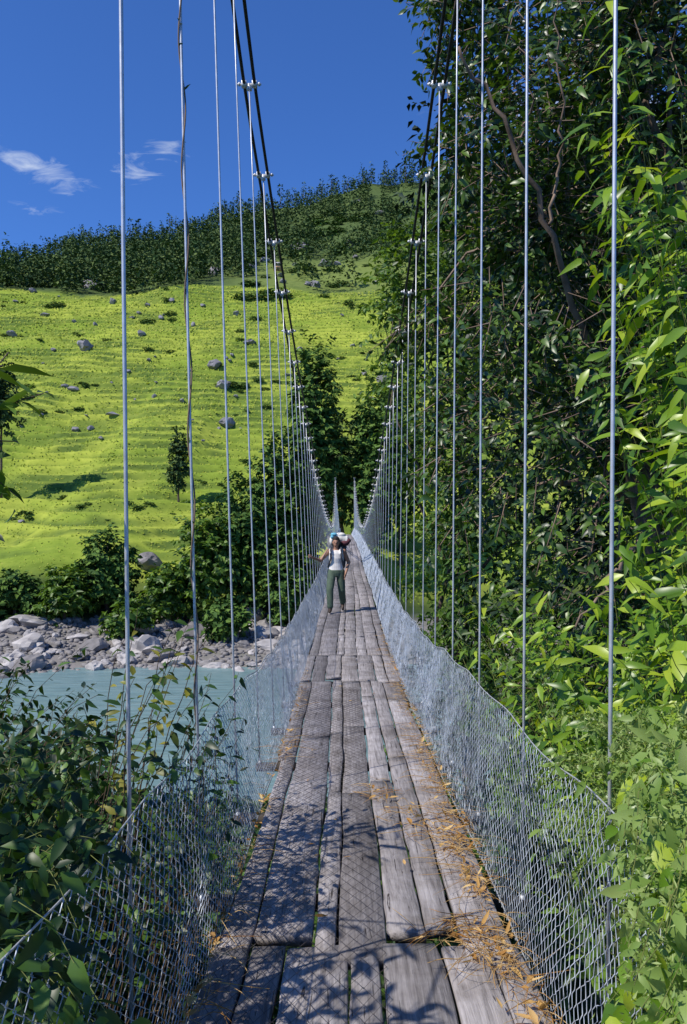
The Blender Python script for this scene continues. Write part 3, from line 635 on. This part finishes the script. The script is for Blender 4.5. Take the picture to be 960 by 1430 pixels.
for i in range(70):
    putbush(R(330,570),R(300,420),R(10,24),'round dark bush at the top of the grass slope below the forest','bushes at the top of the grass slope')
# ---------------------------------------------------------------- trees beyond the river
def fartree(label,px,Yt,ztop,zbot,rad,m='farbush',n=500,L=.75,name='broadleaf_tree',lean=0,group=None):
    x=(px-HX)/F*Yt; b=H(x,Yt); zc_=(ztop+zbot)/2; rz=(ztop-zbot)/2
    es=[((x,Yt,zc_),(rad*.8,rad*.8,rz)),((x-rad*.3,Yt-.5,zc_-rz*.3),(rad*.75,rad*.75,rz*.7)),((x+rad*.3,Yt,zc_-rz*.15),(rad*.7,rad*.7,rz*.7)),((x+lean,Yt,zc_+rz*.4),(rad*.62,rad*.62,rz*.55))]
    return tree(name,label,'tree',(x,Yt,b-.2),es,.12+rad*.05,n,8,L,L*.6,'dia',m,nlimb=8,gap=.39,gs=.5,tl=.9,group=group)
fartree('tall narrow dark tree left of the far bridge end',438,103,25,-4,4.4,'farbush',1150)
fartree('rounded dark tree directly behind the far end of bridge',478,116,17,1,5.0,'forest',600)
fartree('dark tree right of the far bridge end behind the right rods',527,104,19,-3,4.6,'farbush',900)
fartree('taller tree behind the far right bridge post',560,112,24,-2,5.0,'farbush',800)
fartree('leafy tree behind the left rods next to the tall narrow tree',392,100,12,-9,5.0,'farbush',950)
fartree('bushy tree between the third and fourth left rods above the bank',345,98,7,-10,5.2,'farbush',950)
fartree('wide bushy tree behind the second left rod above the bank',292,96,3.5,-10.8,4.6,'mid',650)
fartree('thin isolated tree halfway up the grass slope behind the second left rod',250,135,17,6,1.7,'forest',160)
fartree('dark tree cut off by the left picture edge on the slope',2,135,30,14,3.0,'forest',350)
fartree('low leafy tree between the first and second left rods',235,95,-4.2,-11,3.2,'mid',330)
fartree('broad bush behind the first left rod at the slope foot',150,97,-.5,-10.5,4.2,'farbush',550)
fartree('dark rounded bush right of the left picture edge at the slope foot',92,93,-4.6,-11.5,3.2,'mid',330)
fartree('bush at the left picture edge at the slope foot',20,94,-5.5,-11.5,4.2,'farbush',400)
fartree('low bush above the rocks close to the left mesh fence',405,94,-2,-11.5,3.4,'farbush',420)
fartree('small low bush growing down onto the rocks behind the first left rod',180,89,-8.6,-12,2.3,'mid',220)
fartree('small low bush growing onto the rocks behind the third left rod',318,88,-8.4,-12.3,2.4,'farbush',220)
# ---------------------------------------------------------------- right side trees
tree('overhanging_tree','huge dark leafy tree overhanging the right side of the bridge','tree',(4.6,11.5,H(4.6,11.5)-.2),
    [((3.75,11,6.2),(2.7,3,3.7)),((4.1,10,1.0),(2.9,2.6,3.0)),((4.2,11,-2.5),(2.2,2.5,2.0)),((1.2,13,3.4),(1.35,1.0,.45)),((2.4,9.5,3.6),(1.4,1.5,2.2)),((1.75,11.5,8),(.9,1,1.5)),((2.2,12,1.2),(1.1,1.2,1.6))],.26,3400,12,.15,.062,'lance','dark','barkred',16,sticks=True,gap=.48,gs=.7,tl=.42,shell=.5,
    limbto=[([(4.4,11,-1),(3.4,10,1.2),(2.6,9.1,2.6),(2.25,8.7,3.3),(1.85,8.5,4.0),(1.5,8.4,4.55),(1.2,8.3,5.0)],.05),([(2.25,8.7,3.3),(2.35,8.5,4.2),(2.2,8.3,5.6)],.02),([(1.85,8.5,4.0),(1.95,8.2,4.4),(1.8,8.1,5.3)],.016),([(3.8,10,0),(3,8.2,-.2),(2.3,7.9,-1.0)],.035)])
tree('background_tree','dark tree behind the huge overhanging tree at right','tree',(8.5,20,H(8.5,20)-.2),
    [((8.2,20,5),(5.2,4,8)),((6.5,19,-3),(4.2,3,5)),((5.5,22,9),(3.4,3,5))],.3,2500,9,.3,.15,'dia','darker',nlimb=14,gap=.33,gs=.6,tl=.7)
tree('riverside_tree','mid green tree beyond the overhanging tree beside the right cables','tree',(4.6,29,H(4.6,29)-.2),
    [((3.8,28,6.0),(2.8,2.9,5.9)),((4.8,28,-1),(3.2,3,5)),((2.5,27,8.2),(1.8,1.6,2.0)),((5,30,-7),(3.5,3,4))],.25,2300,8,.27,.14,'dia','mid',nlimb=14,gap=.42,gs=.7,tl=.6)
# ---------------------------------------------------------------- near plants
shrub('leafy_shrub','tall bright yellow green shrub with long drooping leaves at right picture edge','shrub',(2.4,4.6,H(2.4,4.6)),((1.3,2.4),(3.4,5.2),(-1.0,2.5)),64,24,.18,.056,'bright',arch=.6,cone=(.285,.46),start=.45,r=.004,droop=.45)
shrub('leafy_shrub','broad leaved bright bush in front of the tall shrub at the right edge','shrub',(1.9,3.2,H(1.9,3.2)),((1.,1.4),(2.3,3.2),(-.9,1.25)),13,13,.17,.062,'bright',tm='broad',cone=(.385,.48),start=.55,arch=.3,r=.004,droop=.45)
shrub('leafy_shrub','lower bright shrub leaning over the right mesh fence below the tall shrub','shrub',(2.3,5.8,H(2.3,5.8)),((1.0,3.0),(4.2,7.0),(-1.7,-.35)),95,26,.16,.05,'bright',r=.004,droop=.45)
shrub('leafy_shrub','mid green bush outside the right mesh fence farther along the bridge','shrub',(3.0,9,H(3,9)),((1.4,4.2),(7.5,11),(-3.0,-.9)),110,26,.16,.06,'mid',tm='lance')
shrub('leafy_shrub','green bush below the right mesh fence under the dark tree','shrub',(3.4,14,H(3.4,14)),((1.6,5.5),(11.5,17),(-4.5,-1.5)),130,26,.2,.09,'mid',tm='dia',r=.012)
shrub('nettle','pale lacy seed spiked weed pressing over the near right mesh fence','weed',(1.5,2.7,H(1.5,2.7)),((.75,1.5),(1.8,3.5),(-1.3,-.74)),100,18,.08,.028,'lime',extra=110,arch=1.1,r=.003)
shrub('nettle','lime green weed spilling over the fence top at the lower right picture edge','weed',(1.3,2.2,H(1.3,2.2)),((.6,1),(1.45,2.7),(-1.2,-.66)),85,14,.085,.034,'lime',extra=90,arch=1.3,cone=(.34,.47),start=.5,r=.003)
shrub('nettle','large broad leaved nettle at the bottom right corner','weed',(1.3,2.0,H(1.3,2.0)),((.6,1.),(1.45,2.4),(-1.25,-.72)),42,8,.11,.058,'bright',tm='broad',arch=1.3,start=.6,cone=(.33,.46),r=.003)
shrub('leafy_shrub','leafy undergrowth below the near right mesh fence','shrub',(1.8,3.2,H(1.8,3.2)),((.9,2.4),(1.6,5),(-2.3,-1.2)),130,24,.13,.05,'mid')
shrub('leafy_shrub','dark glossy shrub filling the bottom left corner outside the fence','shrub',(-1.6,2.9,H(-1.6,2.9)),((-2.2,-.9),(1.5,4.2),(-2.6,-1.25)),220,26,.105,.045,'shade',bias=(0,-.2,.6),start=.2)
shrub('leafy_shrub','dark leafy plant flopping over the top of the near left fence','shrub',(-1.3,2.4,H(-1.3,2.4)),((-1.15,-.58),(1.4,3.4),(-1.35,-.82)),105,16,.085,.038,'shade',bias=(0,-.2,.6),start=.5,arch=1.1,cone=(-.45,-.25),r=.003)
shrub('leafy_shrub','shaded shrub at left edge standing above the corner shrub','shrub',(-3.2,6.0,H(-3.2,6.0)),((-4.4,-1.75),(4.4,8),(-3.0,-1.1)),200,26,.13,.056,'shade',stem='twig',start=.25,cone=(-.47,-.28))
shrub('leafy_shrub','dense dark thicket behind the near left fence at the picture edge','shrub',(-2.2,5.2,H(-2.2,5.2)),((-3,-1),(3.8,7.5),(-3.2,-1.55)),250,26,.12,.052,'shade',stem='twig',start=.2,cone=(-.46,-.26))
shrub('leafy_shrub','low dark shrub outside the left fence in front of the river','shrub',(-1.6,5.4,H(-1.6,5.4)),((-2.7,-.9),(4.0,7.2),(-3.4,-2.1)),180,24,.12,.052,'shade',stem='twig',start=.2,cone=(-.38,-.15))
shrub('leafy_shrub','dark bush on the near bank below the left fence','shrub',(-4.5,12,H(-4.5,12)),((-8,-1.2),(8.5,15),(-6.6,-4.5)),200,24,.22,.1,'darker',tm='dia',r=.012)
shrub('bare_twig_shrub','thin twiggy plant with yellowing leaves reaching over the left fence','shrub',(-1.5,4.6,H(-1.5,4.6)),((-1.35,-.72),(3.9,5.3),(-1.15,-.3)),18,11,.11,.045,'mixed',stem='twig',start=.45,r=.005)
shrub('leafy_sprig','leafy sprig growing through the left fence beside the deck','plant',(-.95,3.6,H(-.95,3.6)),((-.8,-.55),(3.0,5.2),(-1.5,-.85)),44,11,.09,.036,'shade',stem='twig',start=.5,r=.004)
# undergrowth carpet on the near bank
n=26000; ys=R(0,1,n)**1.3*42+.5; xs=R(-.55,.6,n)*(ys+2.5); k=.06+ys*.011; zz=terr(xs,ys)[0]+R(0,1,n)**1.5*(.35+.012*ys)
ok=zz>-13.9; ok&=~((np.abs(xs-.1)<.9)&(zz>dz(ys)-.35)); mb=MB()
mb.add(*leafbatch(np.stack([xs,ys,zz],-1)[ok],(rnd(n)+[0,-.2,-.1])[ok],(rnd(n,.5)+[-.2,-.3,1])[ok],(k*R(.8,1.8,n))[ok],(k*R(.45,.8,n))[ok],'dia'))
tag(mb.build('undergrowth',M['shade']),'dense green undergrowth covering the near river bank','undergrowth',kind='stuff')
# tree whose boughs shade the near deck, standing left of the bridge
tree('shade_tree','leafy tree just left of the bridge entrance shading the deck','tree',(-3.6,1.2,H(-3.6,1.2)),
    [((-1.8,2.1,.5),(.5,.8,.3)),((-1.95,3.2,.5),(.4,.8,.3)),((-1.6,1.2,.3),(.4,.6,.3))],.12,60,8,.16,.045,'lance','mid','bark',10,sticks=True,gap=.4,tl=.34)
shrub('hanging_branch','dark drooping leaves poking in at the left picture edge','plant',(-3.2,3.4,.9),((-1.5,-1.2),(2.95,3.2),(-.1,.1)),4,9,.11,.038,'dark',stem='twig',start=.65,arch=.2)
# vine on the second left rod
P=rodgeo(-1,2.8+1.38); t=np.linspace(.12,.92,160); base=np.stack([np.interp(t,np.linspace(0,1,7),P[:,k]) for k in range(3)],-1)
a=t*70; V_=base+np.stack([np.cos(a)*.014,np.sin(a)*.014,0*a],-1)
vine=empty('climbing_vine',tuple(base[0]),'brown vine twisted around the second rod on the left','vine'); q=MB(); q.add(*tubes(V_-base[0],.0045,5)); q.build('stem',M['barkred'],vine,True)
k=RS.choice(160,34); q=MB(); q.add(*leafbatch(V_[k]-base[0],rnd(34)+[0,0,.2],rnd(34),R(.02,.06,34),R(.008,.02,34),'lance')); q.build('foliage',M['mixed'],vine)
# ---------------------------------------------------------------- light and sky
sd=Vector((-.545,-.34,.766)).normalized()
L_=bpy.data.lights.new('sun','SUN'); L_.energy=5.0; L_.angle=math.radians(.4); L_.color=(1,.94,.84)
so=bpy.data.objects.new('sun',L_); C.objects.link(so); so.rotation_euler=(-sd).to_track_quat('-Z','Y').to_euler()
w=bpy.data.worlds.new('World'); scene.world=w; w.use_nodes=True; nt=w.node_tree; bg=nt.nodes['Background']
sky=N(nt,'ShaderNodeTexSky',sky_type='NISHITA'); sky.sun_disc=False; sky.sun_elevation=math.asin(sd.z); sky.sun_rotation=math.atan2(sd.x,sd.y)%(2*math.pi)
sky.altitude=1000; sky.air_density=1.0; sky.dust_density=.4; sky.ozone_density=2.0
mt=N(nt,'ShaderNodeMix',data_type='RGBA',blend_type='MULTIPLY'); mt.inputs[0].default_value=1; mt.inputs[7].default_value=(.44,.8,1.42,1); nt.links.new(sky.outputs[0],mt.inputs[6])
tc=N(nt,'ShaderNodeTexCoord'); sx=N(nt,'ShaderNodeSeparateXYZ'); nt.links.new(tc.outputs['Generated'],sx.inputs[0])
ym=N(nt,'ShaderNodeMath',operation='MAXIMUM'); ym.inputs[1].default_value=.05; nt.links.new(sx.outputs[1],ym.inputs[0])
du=N(nt,'ShaderNodeMath',operation='DIVIDE'); nt.links.new(sx.outputs[0],du.inputs[0]); nt.links.new(ym.outputs[0],du.inputs[1])
dv=N(nt,'ShaderNodeMath',operation='DIVIDE'); nt.links.new(sx.outputs[2],dv.inputs[0]); nt.links.new(ym.outputs[0],dv.inputs[1])
cb=N(nt,'ShaderNodeCombineXYZ'); nt.links.new(du.outputs[0],cb.inputs[0]); nt.links.new(dv.outputs[0],cb.inputs[1])
acc=None
for (u0,v0,rx,ry,rot,st_) in ((-.385,.45,.09,.022,-.42,.75),(-.44,.475,.05,.02,-.2,.5),(-.262,.45,.04,.03,-.6,.56),(-.225,.475,.04,.024,.1,.5),(-.40,.395,.06,.03,0,.2),(.32,.52,.2,.06,0,.8),(.42,.5,.1,.05,.3,.8)):
    mp=N(nt,'ShaderNodeMapping',vector_type='TEXTURE'); mp.inputs['Location'].default_value=(u0,v0,0); mp.inputs['Rotation'].default_value=(0,0,rot); mp.inputs['Scale'].default_value=(rx,ry,1)
    nt.links.new(cb.outputs[0],mp.inputs[0]); ln=N(nt,'ShaderNodeVectorMath',operation='LENGTH'); nt.links.new(mp.outputs[0],ln.inputs[0])
    mr=N(nt,'ShaderNodeMapRange'); mr.inputs[1].default_value=1.2; mr.inputs[2].default_value=.0; mr.inputs[3].default_value=0; mr.inputs[4].default_value=st_; nt.links.new(ln.outputs['Value'],mr.inputs[0])
    if acc is None: acc=mr.outputs[0]
    else:
        mx=N(nt,'ShaderNodeMath',operation='MAXIMUM'); nt.links.new(acc,mx.inputs[0]); nt.links.new(mr.outputs[0],mx.inputs[1]); acc=mx.outputs[0]
mp=N(nt,'ShaderNodeMapping'); mp.inputs['Rotation'].default_value=(0,0,.45); mp.inputs['Scale'].default_value=(16,46,1); nt.links.new(cb.outputs[0],mp.inputs[0])
cn=N(nt,'ShaderNodeTexNoise'); cn.inputs['Scale'].default_value=1; cn.inputs['Detail'].default_value=9; cn.inputs['Roughness'].default_value=.62; cn.inputs['Distortion'].default_value=1.2; nt.links.new(mp.outputs[0],cn.inputs['Vector'])
nm_=N(nt,'ShaderNodeMath',operation='MULTIPLY'); nm_.inputs[1].default_value=1.7; nt.links.new(cn.outputs[0],nm_.inputs[0])
pr=N(nt,'ShaderNodeMath',operation='ADD'); nt.links.new(acc,pr.inputs[0]); nt.links.new(nm_.outputs[0],pr.inputs[1])
mr=N(nt,'ShaderNodeMapRange'); mr.inputs[1].default_value=1.12; mr.inputs[2].default_value=2.0; mr.inputs[4].default_value=.9; nt.links.new(pr.outputs[0],mr.inputs[0])
fa=N(nt,'ShaderNodeMapRange'); fa.inputs[1].default_value=0; fa.inputs[2].default_value=.2; nt.links.new(acc,fa.inputs[0])
ga=N(nt,'ShaderNodeMath',operation='MULTIPLY'); nt.links.new(mr.outputs[0],ga.inputs[0]); nt.links.new(fa.outputs[0],ga.inputs[1])
cm=N(nt,'ShaderNodeMix',data_type='RGBA'); nt.links.new(ga.outputs[0],cm.inputs[0]); nt.links.new(mt.outputs[2],cm.inputs[6]); cm.inputs[7].default_value=(6.5,7.2,8.2,1)
nt.links.new(cm.outputs[2],bg.inputs[0]); bg.inputs[1].default_value=.12
scene.view_settings.view_transform='Standard'; scene.view_settings.look='None'; scene.view_settings.exposure=0
cam=bpy.data.cameras.new('camera'); co=bpy.data.objects.new('camera',cam); C.objects.link(co); co.rotation_euler=(math.pi/2,0,0)
cam.sensor_fit='VERTICAL'; cam.sensor_height=36; cam.sensor_width=24; cam.lens=28*F/1112.2; cam.shift_y=20/1430; cam.clip_end=5000; cam.clip_start=.05
scene.camera=co
